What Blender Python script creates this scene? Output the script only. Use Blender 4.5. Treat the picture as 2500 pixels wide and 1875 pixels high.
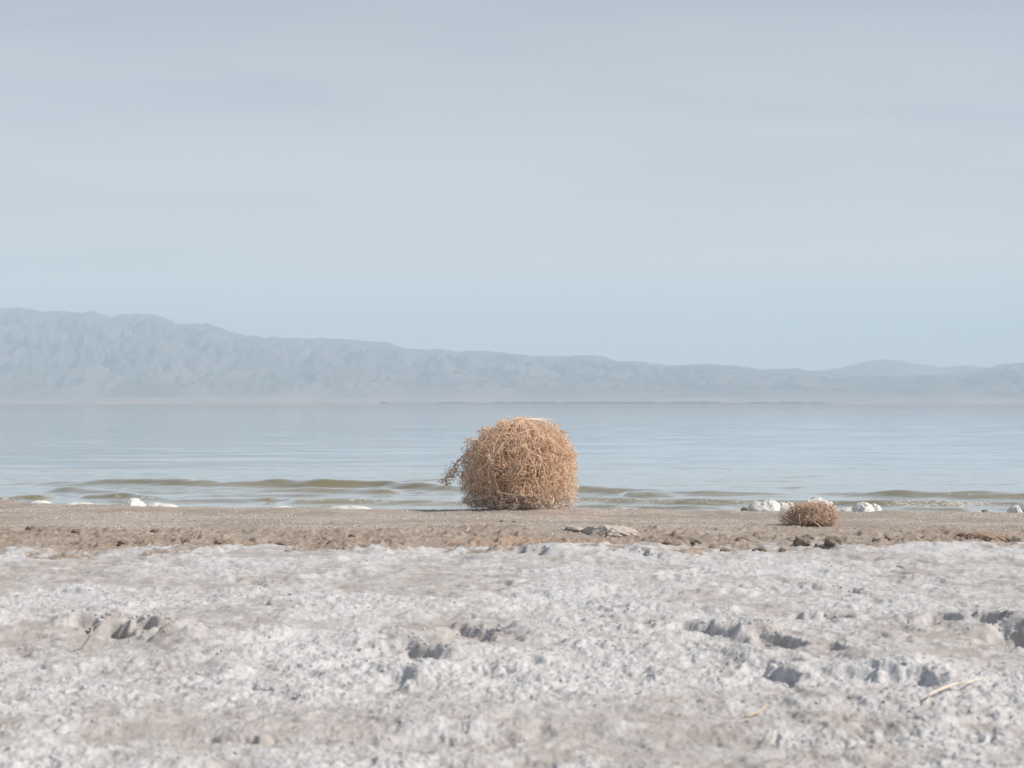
import bpy, math, random
import numpy as np
from mathutils import Vector

scene = bpy.context.scene
col = scene.collection
for o in list(bpy.data.objects):
    bpy.data.objects.remove(o)

# ------------------------------------------------------------------ camera
FPX, HORIZON, HC = 3820.0, 986.0, 1.09      # focal length in px of a 2500 px wide frame
cam_d = bpy.data.cameras.new('camera')
cam = bpy.data.objects.new('camera', cam_d)
col.objects.link(cam)
cam.location = (0, 0, HC)
cam.rotation_euler = (math.radians(90) + math.atan((HORIZON - 937.5) / FPX), 0, 0)
cam_d.sensor_width = 36.0
cam_d.lens = FPX / 2500.0 * 36.0
cam_d.clip_start = 0.1
cam_d.clip_end = 200000.0
cam_d.dof.use_dof = True
cam_d.dof.focus_distance = 14.0
cam_d.dof.aperture_fstop = 4.2
scene.camera = cam
scene.render.resolution_x, scene.render.resolution_y = 1024, 768

# ------------------------------------------------------------------ light
SUN_EL, SUN_AZ = 41.0, 99.0                 # azimuth clockwise from +Y (away from the camera)
world = bpy.data.worlds.new('World')
scene.world = world
world.use_nodes = True
wn, wl = world.node_tree.nodes, world.node_tree.links
wn.clear()
w_out = wn.new('ShaderNodeOutputWorld')
w_bg = wn.new('ShaderNodeBackground')
w_bg.inputs['Strength'].default_value = 0.075
sky = wn.new('ShaderNodeTexSky')
sky.sky_type = 'NISHITA'
sky.sun_disc = False
sky.sun_elevation = math.radians(SUN_EL)
sky.sun_rotation = math.radians(SUN_AZ)
sky.air_density = 0.9
sky.dust_density = 1.0
sky.ozone_density = 1.8
# thin high cloud drawn on a flat layer overhead (direction divided by its height)
tc = wn.new('ShaderNodeTexCoord')
sep = wn.new('ShaderNodeSeparateXYZ')
wl.new(tc.outputs['Generated'], sep.inputs[0])


def wmath(op, a, b=None):
    n = wn.new('ShaderNodeMath')
    n.operation = op
    for i, v in enumerate((a, b)):
        if v is None:
            continue
        if isinstance(v, (int, float)):
            n.inputs[i].default_value = v
        else:
            wl.new(v, n.inputs[i])
    return n.outputs[0]


zz = wmath('ADD', wmath('MAXIMUM', sep.outputs['Z'], 0.0), 0.10)
cx, cy = wmath('DIVIDE', sep.outputs['X'], zz), wmath('DIVIDE', sep.outputs['Y'], zz)
comb = wn.new('ShaderNodeCombineXYZ')
wl.new(wmath('MULTIPLY', cx, 0.42), comb.inputs['X'])
wl.new(cy, comb.inputs['Y'])


def wnoise(scale, detail, rough, dist, off):
    m = wn.new('ShaderNodeMapping')
    m.inputs['Location'].default_value = off
    m.inputs['Rotation'].default_value = (0, 0, 0.12)
    wl.new(comb.outputs[0], m.inputs['Vector'])
    n = wn.new('ShaderNodeTexNoise')
    n.inputs['Scale'].default_value = scale
    n.inputs['Detail'].default_value = detail
    n.inputs['Roughness'].default_value = rough
    n.inputs['Distortion'].default_value = dist
    wl.new(m.outputs[0], n.inputs['Vector'])
    return n.outputs['Fac']


cl = wmath('ADD', wmath('MULTIPLY', wnoise(0.55, 3, 0.5, 0.3, (3.1, 0.4, 0)), 0.65),
           wmath('MULTIPLY', wnoise(1.9, 5, 0.55, 0.5, (0.7, 5.2, 0)), 0.35))
ramp = wn.new('ShaderNodeMapRange')
ramp.interpolation_type = 'SMOOTHSTEP'
ramp.inputs['From Min'].default_value = 0.34
ramp.inputs['From Max'].default_value = 0.64
ramp.inputs['To Min'].default_value = 0.11
ramp.inputs['To Max'].default_value = 0.20
wl.new(cl, ramp.inputs['Value'])
# the layer looks denser the flatter it is seen: 1 - exp(-thickness / sin(height))
veil = wmath('SUBTRACT', 1.0, wmath('EXPONENT', wmath('DIVIDE', wmath('MULTIPLY', ramp.outputs[0], -1.0),
                                                      wmath('ADD', wmath('MAXIMUM', sep.outputs['Z'], 0.0), 0.015))))
w_mix = wn.new('ShaderNodeMixRGB')
w_mix.inputs['Color2'].default_value = (10.45, 10.2, 9.95, 1)   # cloud, in the sky texture's own units
wl.new(veil, w_mix.inputs['Fac'])
wl.new(sky.outputs[0], w_mix.inputs['Color1'])
wl.new(w_mix.outputs[0], w_bg.inputs['Color'])
wl.new(w_bg.outputs[0], w_out.inputs['Surface'])

sun_d = bpy.data.lights.new('sun', 'SUN')
sun_d.energy = 5.0
sun_d.angle = math.radians(0.6)
sun_d.color = (1.0, 0.935, 0.85)
sun = bpy.data.objects.new('sun', sun_d)
col.objects.link(sun)
_a, _e = math.radians(SUN_AZ), math.radians(SUN_EL)
SUN = Vector((math.sin(_a) * math.cos(_e), math.cos(_a) * math.cos(_e), math.sin(_e)))
sun.rotation_euler = (-SUN).to_track_quat('-Z', 'Y').to_euler()
sun.location = (6, -4, 8)

scene.view_settings.view_transform = 'Standard'
scene.view_settings.look = 'None'
scene.view_settings.gamma = 1.0
scene.view_settings.exposure = 0.14
scene.view_settings.use_curve_mapping = False
scene.render.engine = 'CYCLES'
cy_ = scene.cycles
cy_.use_denoising = True
cy_.denoiser = 'OPENIMAGEDENOISE'
cy_.denoising_input_passes = 'RGB_ALBEDO_NORMAL'
cy_.max_bounces = 8
cy_.diffuse_bounces = 6
cy_.glossy_bounces = 3
cy_.volume_bounces = 3
cy_.use_adaptive_sampling = False
cy_.sample_clamp_indirect = 6.0

# ------------------------------------------------------------------ helpers
random.seed(7)
RNG = np.random.default_rng(11)


def hash2(ix, iy, seed):
    h = (ix.astype(np.int64) * 374761393 + iy.astype(np.int64) * 668265263 + seed * 1442695041) & 0xffffffff
    h = ((h ^ (h >> 13)) * 1274126177) & 0xffffffff
    h = ((h ^ (h >> 16)) * 2246822519) & 0xffffffff
    return (h ^ (h >> 15)) & 0xffffffff


def noise2(x, y, seed=0):
    """gradient noise, about -1..1"""
    ix, iy = np.floor(x), np.floor(y)
    fx, fy = x - ix, y - iy
    ux, uy = fx * fx * fx * (fx * (fx * 6 - 15) + 10), fy * fy * fy * (fy * (fy * 6 - 15) + 10)

    def g(dx, dy):
        a = hash2(ix + dx, iy + dy, seed) * (2 * math.pi / 4294967296.0)
        return np.cos(a) * (fx - dx) + np.sin(a) * (fy - dy)
    n0 = g(0, 0) * (1 - ux) + g(1, 0) * ux
    n1 = g(0, 1) * (1 - ux) + g(1, 1) * ux
    return (n0 * (1 - uy) + n1 * uy) * 1.5


def fbm(x, y, octs=4, seed=0, gain=0.5, lac=2.03):
    s, a, t = 0.0, 1.0, 0.0
    for i in range(octs):
        s = s + a * noise2(x, y, seed + i * 17)
        t += a
        a *= gain
        x, y = x * lac + 3.7, y * lac - 1.3
    return s / t


def sstep(a, b, x):
    t = np.clip((x - a) / (b - a), 0, 1)
    return t * t * (3 - 2 * t)


def pix(px, py, z=0.12):
    """world point at height z seen at a pixel of the 2500 px frame"""
    d = (HC - z) * FPX / (py - HORIZON)
    return np.array([(px - 1250.0) / FPX * d, d, z])


def mesh_np(name, verts, faces):
    """verts (n,3); faces (m,3) or (m,4)"""
    me = bpy.data.meshes.new(name)
    n, m, k = len(verts), len(faces), faces.shape[1]
    me.vertices.add(n)
    me.vertices.foreach_set('co', np.ascontiguousarray(verts, dtype=np.float32).ravel())
    me.loops.add(m * k)
    me.polygons.add(m)
    me.loops.foreach_set('vertex_index', np.ascontiguousarray(faces, dtype=np.int32).ravel())
    me.polygons.foreach_set('loop_start', np.arange(0, m * k, k, dtype=np.int32))
    me.polygons.foreach_set('use_smooth', np.ones(m, dtype=bool))
    me.update(calc_edges=True)
    me.validate()
    return me


def attr(me, name, vals):
    a = me.attributes.new(name, 'FLOAT', 'POINT')
    a.data.foreach_set('value', np.ascontiguousarray(vals, dtype=np.float32).ravel())


def grid_faces(nr, nc):
    i = np.arange(nr * nc).reshape(nr, nc)
    return np.stack([i[:-1, :-1], i[:-1, 1:], i[1:, 1:], i[1:, :-1]], -1).reshape(-1, 4)


def obj(name, me, mat, parent=None, loc=(0, 0, 0)):
    o = bpy.data.objects.new(name, me)
    col.objects.link(o)
    o.location = loc
    if me is not None and mat is not None and not me.materials:
        me.materials.append(mat)
    if parent is not None:
        o.parent = parent
    return o


def tag(o, label=None, cat=None, group=None, kind=None):
    for k, v in (('label', label), ('category', cat), ('group', group), ('kind', kind)):
        if v:
            o[k] = v
    return o


def empty(name, loc):
    o = bpy.data.objects.new(name, None)
    col.objects.link(o)
    o.location = loc
    o.empty_display_size = 0.1
    return o


class Mat:
    """small node-tree helper"""

    def __init__(self, name, rough=0.9, spec=0.3):
        self.m = bpy.data.materials.new(name)
        self.m.use_nodes = True
        self.n, self.l = self.m.node_tree.nodes, self.m.node_tree.links
        self.b = self.n['Principled BSDF']
        self.b.inputs['Roughness'].default_value = rough
        self.b.inputs['Specular IOR Level'].default_value = spec
        self.pos = self.n.new('ShaderNodeNewGeometry').outputs['Position']

    def set(self, sock, v):
        if isinstance(v, (int, float)):
            sock.default_value = v
        elif isinstance(v, tuple):
            sock.default_value = v if len(v) == len(sock.default_value) else (*v, 1)
        else:
            self.l.new(v, sock)

    def math(self, op, a, b=None, c=None, clamp=False):
        n = self.n.new('ShaderNodeMath')
        n.operation = op
        n.use_clamp = clamp
        for i, v in enumerate((a, b, c)):
            if v is not None:
                self.set(n.inputs[i], v)
        return n.outputs[0]

    def attr(self, name):
        n = self.n.new('ShaderNodeAttribute')
        n.attribute_name = name
        return n.outputs['Fac']

    def noise(self, scale, detail=4, rough=0.55, vec=None, stretch=None, dist=0.0):
        n = self.n.new('ShaderNodeTexNoise')
        self.set(n.inputs['Scale'], scale)
        n.inputs['Detail'].default_value = detail
        n.inputs['Roughness'].default_value = rough
        n.inputs['Distortion'].default_value = dist
        v = vec or self.pos
        if stretch:
            mp = self.n.new('ShaderNodeMapping')
            mp.inputs['Scale'].default_value = stretch
            self.l.new(v, mp.inputs['Vector'])
            v = mp.outputs[0]
        self.l.new(v, n.inputs['Vector'])
        return n.outputs['Fac']

    def rng(self, v, a, b, c=0.0, d=1.0):
        n = self.n.new('ShaderNodeMapRange')
        n.interpolation_type = 'SMOOTHSTEP'
        self.set(n.inputs['Value'], v)
        for k, x in zip(('From Min', 'From Max', 'To Min', 'To Max'), (a, b, c, d)):
            n.inputs[k].default_value = x
        return n.outputs[0]

    def mix(self, f, a, b, mode='MIX'):
        n = self.n.new('ShaderNodeMixRGB')
        n.blend_type = mode
        self.set(n.inputs['Fac'], f)
        self.set(n.inputs['Color1'], a)
        self.set(n.inputs['Color2'], b)
        return n.outputs[0]

    def bump(self, h, strength=0.5, dist=0.01):
        n = self.n.new('ShaderNodeBump')
        self.set(n.inputs['Strength'], strength)
        n.inputs['Distance'].default_value = dist
        self.l.new(h, n.inputs['Height'])
        self.l.new(n.outputs[0], self.b.inputs['Normal'])

    def color(self, v):
        self.set(self.b.inputs['Base Color'], v)
        return self.m


# ------------------------------------------------------------------ ground: height and cover
# hollows with a broken scarp on their far right side: (px, py, half length px, half depth px, drop m, tilt)
PITS = [(185, 1550, 70, 17, .08, -.1), (290, 1562, 55, 15, .065, -.1), (365, 1568, 55, 17, .08, -.1), (590, 1430, 85, 9, .03, 0), (960, 1620, 120, 46, .06, .1),
        (1120, 1556, 130, 18, .06, -.1), (930, 1680, 120, 24, .04, 0), (1730, 1556, 90, 18, .052, -.15),
        (1870, 1580, 70, 20, .05, -.2), (1860, 1665, 75, 34, .055, -.15), (2180, 1685, 110, 32, .06, -.12),
        (2035, 1605, 40, 14, .04, -.1), (2330, 1538, 110, 16, .07, -.12), (2475, 1572, 140, 26, .095, -.15),
        (1280, 1362, 60, 6, .04, 0), (1560, 1366, 50, 5, .04, 0), (2030, 1455, 70, 8, .035, -.1), (1990, 1520, 60, 10, .03, -.1),
        (1990, 1345, 70, 6, .03, 0), (500, 1330, 60, 5, .03, 0),
        (-260, 1560, 140, 30, .07, -.1), (2900, 1700, 200, 40, .08, -.1), (1450, 1610, 90, 14, .03, -.1), (640, 1700, 90, 14, .025, 0)]
# low crust mounds: (px, py, half length px, half depth px, rise m)
MOUNDS = [(110, 1345, 110, 9, .024), (290, 1352, 70, 7, .026), (460, 1352, 90, 8, .028), (900, 1348, 110, 8, .03), (1430, 1354, 160, 10, .034),
          (1570, 1350, 60, 8, .03), (2280, 1345, 150, 9, .03), (2460, 1342, 90, 6, .026), (700, 1510, 220, 50, .028), (470, 1590, 150, 40, .026),
          (1250, 1600, 220, 40, .024), (2100, 1620, 250, 50, .026), (1800, 1430, 220, 14, .03)]


def shore_y(x):
    return 14.35 - 0.125 * x + 0.012 * x * x / (1 + 0.02 * np.abs(x)) + 0.10 * np.sin(x * 0.9 + 0.6) + 0.05 * np.sin(x * 2.3)


def ground(x, y, fine=True):
    yc = np.minimum(shore_y(np.clip(x, -14, 14)), 17)
    wob = fbm(x * 0.55, y * 0.5, 4, 5) * 0.6 + fbm(x * 2.2, y * 1.6, 4, 9, .7) * 0.85
    edge = 10.25 + 0.05 * x + wob
    salt = 1 - sstep(-0.5, 0.45, y - edge)                       # 1 on the salt crust
    brown = sstep(-0.4, 0.35, y - edge) * (1 - sstep(11.3, 12.7, y + wob * 1.5 + 0.05 * x))
    brown = brown * sstep(-.55, .05, fbm(x * 1.1, y * 1.9, 4, 15))
    z = 0.12 + 0.018 * fbm(x * 0.35, y * 0.35, 3, 21)
    und = fbm(x * 0.9, y * 0.9, 3, 31)
    patch = sstep(-0.40, 0.32, fbm(x * 0.95 + 3, y * 1.0, 5, 41, .68))  # fluffy crust or bare silt
    rough = salt * (0.40 + 0.75 * patch) + brown * 0.85 + (1 - salt - brown).clip(0, 1) * 0.22
    z = z + und * 0.022 * (0.3 + 0.7 * salt) + .009 * (1 - salt) * fbm(x * 2.1, y * 1.7, 3, 36) + 0.012 * salt * fbm(x * 1.3, y * 3.2, 3, 35)
    pad = sstep(-.02, .11, fbm(x * 1.0 + 9, y * 1.25, 5, 47, .62))     # slightly raised plates of crust
    pad = pad + .6 * sstep(.0, .12, fbm(x * 2.3 + 2, y * 2.9, 4, 48, .62))
    z = z + salt * (0.012 * patch + .015 * pad)
    wx, wy = x + 0.10 * noise2(x * 5, y * 5, 51) + 0.03 * noise2(x * 17, y * 17, 52) + .008 * noise2(x * 40, y * 40, 55), y + 0.10 * noise2(x * 5, y * 5, 53) + 0.03 * noise2(x * 17, y * 17, 54) + .008 * noise2(x * 40, y * 40, 56)
    for (px, py, hw, hd, d, tilt) in PITS:
        c = pix(px, py)
        sx = hw / FPX * c[1]
        sy = max(0.5 * (pix(px, py - hd)[1] - pix(px, py + hd)[1]), 0.08)
        a, b = (wx - c[0]) / sx, (wy - c[1] - tilt * -1.0 * (wx - c[0])) / sy
        r2 = a * a + b * b
        m = r2 < 5.4
        if not m.any():
            continue
        r = np.sqrt(r2[m])
        lean = sstep(.30, .95, 0.5 + 0.5 * (0.74 * a[m] + 0.67 * b[m]) / np.maximum(r, 0.2))
        prof = (1 - sstep(0.52, 1.0, r)) * lean * np.minimum(r * 1.3, 1) * (.8 + .4 * noise2(x[m] * 19, y[m] * 15, 57)) + 0.12 * (1 - sstep(0.3, 1.3, r))
        rim = sstep(.7, 1.05, r) * (1 - sstep(1.15, 2.3, r)) * lean
        z[m] += -.85 * d * prof + .5 * d * rim
    for (px, py, hw, hd, h) in MOUNDS:
        c = pix(px, py)
        sx = hw / FPX * c[1]
        sy = max(0.5 * (pix(px, py - hd)[1] - pix(px, py + hd)[1]), 0.1)
        r2 = ((wx - c[0]) / sx) ** 2 + ((wy - c[1]) / sy) ** 2
        z += h * np.exp(-r2 * 0.9)
    # a beaded furrow near the camera
    fy = 4.47 - 0.035 * x + 0.03 * np.sin(x * 1.7) + 0.03 * noise2(x * 4, y * 0 + 0.5, 61)
    fd = (y - fy)
    z -= 0.034 * sstep(.1, .45, noise2(x * 33 + 2.2 * noise2(x * 7, y * 7, 66), y * 12, 62)) * np.exp(-(fd / 0.035) ** 2) * sstep(-.45, .2, noise2(x * 1.9, y * .5, 68))
    z += -.012 * np.exp(-(fd / 0.06) ** 2) + 0.014 * np.exp(-((fd - 0.13) / 0.07) ** 2)
    relief = np.zeros_like(x)
    if fine:
        relief = relief + 0.40 * noise2(x * 5.5, y * 4.5, 71)
        relief = relief + 0.50 * (np.abs(noise2(x * 12 + 0.5 * noise2(x * 4, y * 4, 70), y * 11, 72)) - 0.3)
        relief = relief + 0.46 * (np.abs(noise2(x * 27 + .6 * noise2(x * 15, y * 15, 76), y * 27, 73)) - 0.3)
        relief = relief + 0.34 * (np.abs(noise2(x * 55, y * 55, 74)) - 0.3)
        relief = relief + 0.18 * noise2(x * 110, y * 110, 75)
        near = 1 - 0.35 * sstep(6, 11, y)
        z = z + relief * 0.024 * rough * near
        # crumbly clods in the damp strip
        cl = np.maximum(fbm(x * 7.5, y * 5.5, 4, 81, .7) - 0.12, 0) * brown
        z = z + 0.045 * np.sqrt(cl) * sstep(0, 0.06, cl) + 0.012 * brown * (np.abs(noise2(x * 21, y * 21, 82)) - .3)
        z = z + brown * (.012 * sstep(-.02, .07, fbm(x * 1.7 + 4, y * 1.5, 5, 85, .65)) +   .011 * sstep(.0, .08, fbm(x * 3.9, y * 3.1, 4, 86, .65)))
    else:
        cl = x * 0
    # beach crest and seaward slope
    s = np.maximum(y - yc, 0)
    z = np.where(s > 0, z - 0.092 * s - 0.02 * sstep(0, 0.5, s), z)
    z = np.maximum(z, -0.9 + 0.02 * np.sin(x + y))
    z = z + 0.02 * np.exp(-((y - yc + 0.25) / 0.35) ** 2) * (0.6 + 0.9 * noise2(x * 1.1, y * 0.3, 91) + .8 * noise2(x * 2.9, y * .8, 92))
    return z, salt, brown, patch, relief, cl


def gz(x, y):
    return float(ground(np.array([x], float), np.array([y], float))[0][0])


NC, NR = 880, 740
u = np.linspace(-0.50, 0.50, NC)
u = np.concatenate([[-9, -4, -2, -1.2, -0.8, -0.62], u, [0.62, 0.8, 1.2, 2, 4, 9]])
t = np.linspace(0, 1, NR)
p = -0.62                                         # row spacing grows as y^1.62
yr = (3.4 ** p + t * (16.6 ** p - 3.4 ** p)) ** (1 / p)
yr = np.concatenate([[-30, -12, -5, -1, 1.2, 2.4, 3.0], yr, [17.2, 18.5, 21, 26, 34]])
Y = np.repeat(yr[:, None], len(u), 1)
X = u[None, :] * np.maximum(Y, 3.4) * 1.0
gz_, salt, brown, patch, relief, clod = ground(X.ravel(), Y.ravel())
gme = mesh_np('ground', np.stack([X.ravel(), Y.ravel(), gz_], 1), grid_faces(len(yr), len(u)))
attr(gme, 'salt', salt)
attr(gme, 'brown', brown)
attr(gme, 'patchy', patch)
attr(gme, 'relief', relief)
rx, ry = X.ravel(), Y.ravel()
oc = pix(1180, 1326)
rust = np.exp(-((rx - oc[0] - 0.05) / 0.55) ** 2 - ((ry - oc[1]) / 0.32) ** 2)
for (px, py, a, b, k) in [(640, 1333, .35, .2, .8), (30, 1330, .4, .2, .5), (1690, 1352, .3, .15, .6), (830, 1328, .3, .15, .8), (2420, 1306, .3, .2, .5),
                          (300, 1335, .5, .2, .5), (2100, 1345, .5, .15, .35), (1450, 1325, .5, .2, .35)]:
    c = pix(px, py)
    rust = np.maximum(rust, k * np.exp(-((rx - c[0]) / a) ** 2 - ((ry - c[1]) / b) ** 2))
attr(gme, 'rust', rust)

M = Mat('salt_crust_and_sand', 0.92, 0.25)
n_big, n_mid, n_fine = M.noise(1.6, 5, .6), M.noise(11, 5, .65), M.noise(75, 3, .6)
n_grit = M.noise(260, 2, .5)
sand = M.mix(M.rng(n_mid, .35, .65), (.28, .228, .19), (.365, .302, .255))
sand = M.mix(M.rng(M.noise(2.2, 3, .5, stretch=(.5, 1.3, 1)), .52, .62, 0, .55), sand, (.27, .255, .225))      # bare grey-green silt
sand = M.mix(M.math('MULTIPLY', M.rng(M.noise(48, 3, .7), .50, .60), M.rng(M.noise(1.3, 4, .6, stretch=(.6, 1.4, 1)), .40, .56)), sand, (.58, .53, .48))        # shell grit
sand = M.mix(M.rng(n_fine, .57, .66, 0, .75), sand, (.19, .155, .13))
dark = M.mix(M.rng(n_mid, .36, .64), (.25, .20, .162), (.345, .285, .235))
dark = M.mix(M.rng(n_fine, .58, .70, 0, .6), dark, (.10, .075, .06))
c1 = M.mix(M.attr('brown'), sand, dark)
c1 = M.mix(M.math('MULTIPLY', M.attr('rust'), M.rng(n_mid, .3, .62, .35, .95), clamp=True), c1, (.385, .27, .195))
silt = M.mix(M.rng(n_mid, .36, .64), (.355, .322, .30), (.425, .398, .378))
silt = M.mix(M.rng(n_fine, .62, .74, 0, .5), silt, (.22, .165, .14))
white = M.mix(M.rng(n_fine, .35, .62), (.445, .434, .431), (.56, .555, .555))
cover = M.math('ADD', M.math('MULTIPLY', M.attr('patchy'), 0.55), M.math('MULTIPLY', M.attr('relief'), 0.38))
cover = M.math('ADD', cover, M.math('MULTIPLY', M.math('SUBTRACT', n_mid, 0.5), 1.0))
cover = M.rng(M.math('ADD', cover, M.math('MULTIPLY', M.math('SUBTRACT', n_big, 0.5), 0.8)), -.12, .62)
c2 = M.mix(cover, silt, white)
sm = M.rng(M.math('ADD', M.attr('salt'), M.math('MULTIPLY', M.math('SUBTRACT', n_mid, .5), 1.1)), .3, .7)
M.bump(M.math('ADD', M.math('MULTIPLY', n_fine, 1.0), M.math('MULTIPLY', n_grit, .45)), .42, .012)
M.color(M.mix(sm, c1, c2))
tag(obj('ground', gme, M.m), kind='structure', label='pale salt-crusted shore with a band of brown sand')

# ------------------------------------------------------------------ water
# wave crests: list of (px, py of the crest top, height m), front width, back width
WAVES = [
    ([(-60, 1180, 0), (60, 1178, .025), (140, 1176, .04), (300, 1174, .055), (450, 1173, .065), (560, 1179, .05), (680, 1173, .08), (780, 1175, .08), (930, 1176, .075), (1080, 1187, .06), (1150, 1190, .05),
      (1420, 1189, .06), (1560, 1196, .05), (1700, 1199, .045), (1900, 1202, .035), (2060, 1204, 0)], .26, .8),
    ([(1940, 1206, 0), (2080, 1202, .045), (2200, 1200, .06), (2330, 1202, .06), (2500, 1203, .065), (2700, 1205, .05), (2800, 1205, 0)], .24, .7),
    ([(80, 1198, 0), (150, 1192, .045), (200, 1194, .045), (300, 1200, .025), (420, 1200, .02), (600, 1198, .02), (690, 1192, .045), (790, 1192, .05), (860, 1195, .045), (950, 1196, .045), (1010, 1200, 0)], .2, .5),
    ([(-120, 1214, .04), (0, 1215, .04), (110, 1210, .04), (125, 1218, .0)], .17, .4),
    ([(180, 1213, 0), (210, 1208, .045), (310, 1207, .05), (400, 1215, .04), (450, 1220, .03), (560, 1218, .035), (660, 1214, .045), (680, 1217, .02), (730, 1219, .04), (900, 1219, .045), (1080, 1224, .035), (1150, 1226, .03)], .16, .4),
    ([(1500, 1208, 0), (1530, 1203, .05), (1580, 1202, .055), (1640, 1206, .03), (1690, 1208, 0)], .2, .5),
    ([(1400, 1217, .035), (1560, 1218, .045), (1720, 1220, .045), (1840, 1220, .04), (2000, 1223, .04), (2160, 1222, .05), (2300, 1224, .055), (2400, 1226, .04), (2520, 1228, .04), (2700, 1230, .03)], .15, .4),
    ([(1400, 1233, .025), (1560, 1235, .03), (1700, 1237, .025), (1800, 1238, 0)], .13, .3),
    ([(2150, 1240, 0), (2240, 1238, .03), (2340, 1240, .025), (2420, 1241, 0)], .13, .3),
    ([(900, 1168, 0), (1000, 1166, .02), (1080, 1169, .02), (1200, 1171, 0)], .3, .8),
    ([(380, 1207, 0), (520, 1209, .02), (640, 1207, .02), (760, 1206, .02), (820, 1209, 0)], .15, .35),
    ([(1700, 1190, 0), (1830, 1185, .02), (1950, 1189, .02), (2100, 1192, 0)], .25, .7),
]
uw = np.linspace(-0.48, 0.48, 350)
uw = np.concatenate([[-3, -1.5, -0.8, -0.6], uw, [0.6, 0.8, 1.5, 3]])
yw = np.concatenate([np.linspace(14.6, 26, 250, endpoint=False), np.geomspace(26, 130, 110, endpoint=False), np.geomspace(130, 15500, 36)])
YW = np.repeat(yw[:, None], len(uw), 1)
XW = uw[None, :] * YW
fw = np.zeros_like(YW)
for pts, front, back in WAVES:
    P = np.array([pix(a, b, c)[:2].tolist() + [c] for a, b, c in pts])
    yc = np.interp(XW, P[:, 0], P[:, 1]) + 0.05 * noise2(XW * 1.9, YW * 0.1, 3)
    hh = 1.4 * np.interp(XW, P[:, 0], P[:, 2], left=0, right=0) * (0.92 + 0.25 * noise2(XW * 2.3, YW * .2, 4))
    d = YW - yc
    fw = np.maximum(fw, hh * np.where(d < 0, np.exp(-(d / (front * 1.25)) ** 2), np.exp(-(d / back) ** 2)))
amp = sstep(16, 21, YW) * (1 - sstep(60, 160, YW))
swell = amp * (0.017 * noise2(XW * 0.28 + 4, YW * 0.75, 11) + 0.008 * noise2(XW * 0.7, YW * 1.9, 12))
swell += (1 - sstep(22, 40, YW)) * (0.006 * noise2(XW * 1.4, YW * 3.2, 13) + 0.004 * noise2(XW * 3.6, YW * 6.5, 14))
zw = fw + swell
wme = mesh_np('water', np.stack([XW.ravel(), YW.ravel(), zw.ravel()], 1), grid_faces(len(yw), len(uw)))
sh = (1 - sstep(16.6, 18.4, YW + 0.12 * XW)) * sstep(-.15, .35, fbm(XW * 1.3, YW * 1.6, 4, 23)) * 0.8
spark = np.clip(fw / 0.05, 0, 1) * sstep(.35, .6, noise2(XW * 9, YW * 9, 24)) * (1 - sstep(18, 20, YW))
attr(wme, 'froth', np.clip(sh + 0.5 * spark, 0, 1).ravel())

M = Mat('lake_water', 0.06, 0.5)
M.b.inputs['IOR'].default_value = 1.345
sepp = M.n.new('ShaderNodeSeparateXYZ')
M.l.new(M.pos, sepp.inputs[0])
Yp = sepp.outputs['Y']
r1 = M.noise(1.0, 4, .6, stretch=(.55, 2.2, 1), dist=.4)
r2 = M.noise(6.5, 3, .55, stretch=(.5, 1.2, 1))
r3 = M.noise(.06, 3, .5, stretch=(.25, 1.4, 1))
wind = M.math('MULTIPLY', M.rng(Yp, 70, 120), M.math('SUBTRACT', 1.0, M.rng(Yp, 260, 340)))
r4 = M.noise(.42, 4, .55, stretch=(.22, 2.4, 1), dist=.3)
hgt = M.math('ADD', M.math('MULTIPLY', r4, .045), M.math('ADD', M.math('MULTIPLY', r1, .026), M.math('MULTIPLY', r2, .0035)))
stren = M.math('MULTIPLY', M.math('MULTIPLY_ADD', wind, .25, M.rng(r3, .35, .7, .16, .40)), M.rng(Yp, 22, 160, 1.1, .5))
M.bump(hgt, stren, 1.0)
M.b.inputs['Coat Weight'].default_value = 1.0
M.b.inputs['Coat IOR'].default_value = 1.55
M.b.inputs['Coat Roughness'].default_value = 0.04
M.l.new(M.b.inputs['Normal'].links[0].from_socket, M.b.inputs['Coat Normal'])
foam = M.math('MULTIPLY', M.attr('froth'), M.rng(M.noise(38, 4, .7, stretch=(.6, 1, 1)), .42, .6), clamp=True)
M.set(M.b.inputs['Roughness'], M.math('MULTIPLY_ADD', foam, .6, M.rng(Yp, 17, 60, .04, .05)))
M.color(M.mix(foam, M.mix(M.rng(n_ := M.noise(.8, 3, .5), .35, .65), (.165, .124, .028), (.22, .165, .038)), (.78, .78, .77)))
tag(obj('water', wme, M.m), kind='structure', label='calm pale lake with low olive waves at the shore')

# ------------------------------------------------------------------ far shore and mountains
RIDGE = [(-1500, 765), (-900, 752), (-500, 758), (-200, 752), (0, 755), (30, 750), (70, 752), (95, 761), (140, 758), (180, 765), (225, 760), (270, 772), (310, 766),
         (380, 768), (410, 778), (440, 792), (470, 788), (500, 789), (540, 800), (590, 818), (640, 822), (700, 825), (760, 826), (840, 827), (900, 832), (950, 838),
         (985, 850), (1030, 852), (1080, 852), (1120, 858), (1180, 856), (1250, 863), (1310, 870), (1380, 868), (1470, 869), (1500, 880), (1560, 882), (1640, 893),
         (1720, 888), (1790, 892), (1860, 902), (1940, 900), (2020, 909), (2100, 916), (2200, 918), (2300, 914), (2380, 905), (2430, 893), (2470, 886), (2520, 884),
         (2600, 890), (2800, 880), (3200, 890), (4000, 880)]
BACK = [(-1500, 960), (1900, 960), (1990, 906), (2060, 897), (2110, 883), (2150, 877), (2190, 879), (2240, 888), (2300, 897), (2360, 891), (2400, 896), (2460, 905), (2600, 900), (3000, 890), (4000, 900)]
um = np.concatenate([np.linspace(-.75, -.46, 20, endpoint=False), np.linspace(-0.46, 0.46, 520), np.linspace(.46, .75, 21)[1:]])
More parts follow.
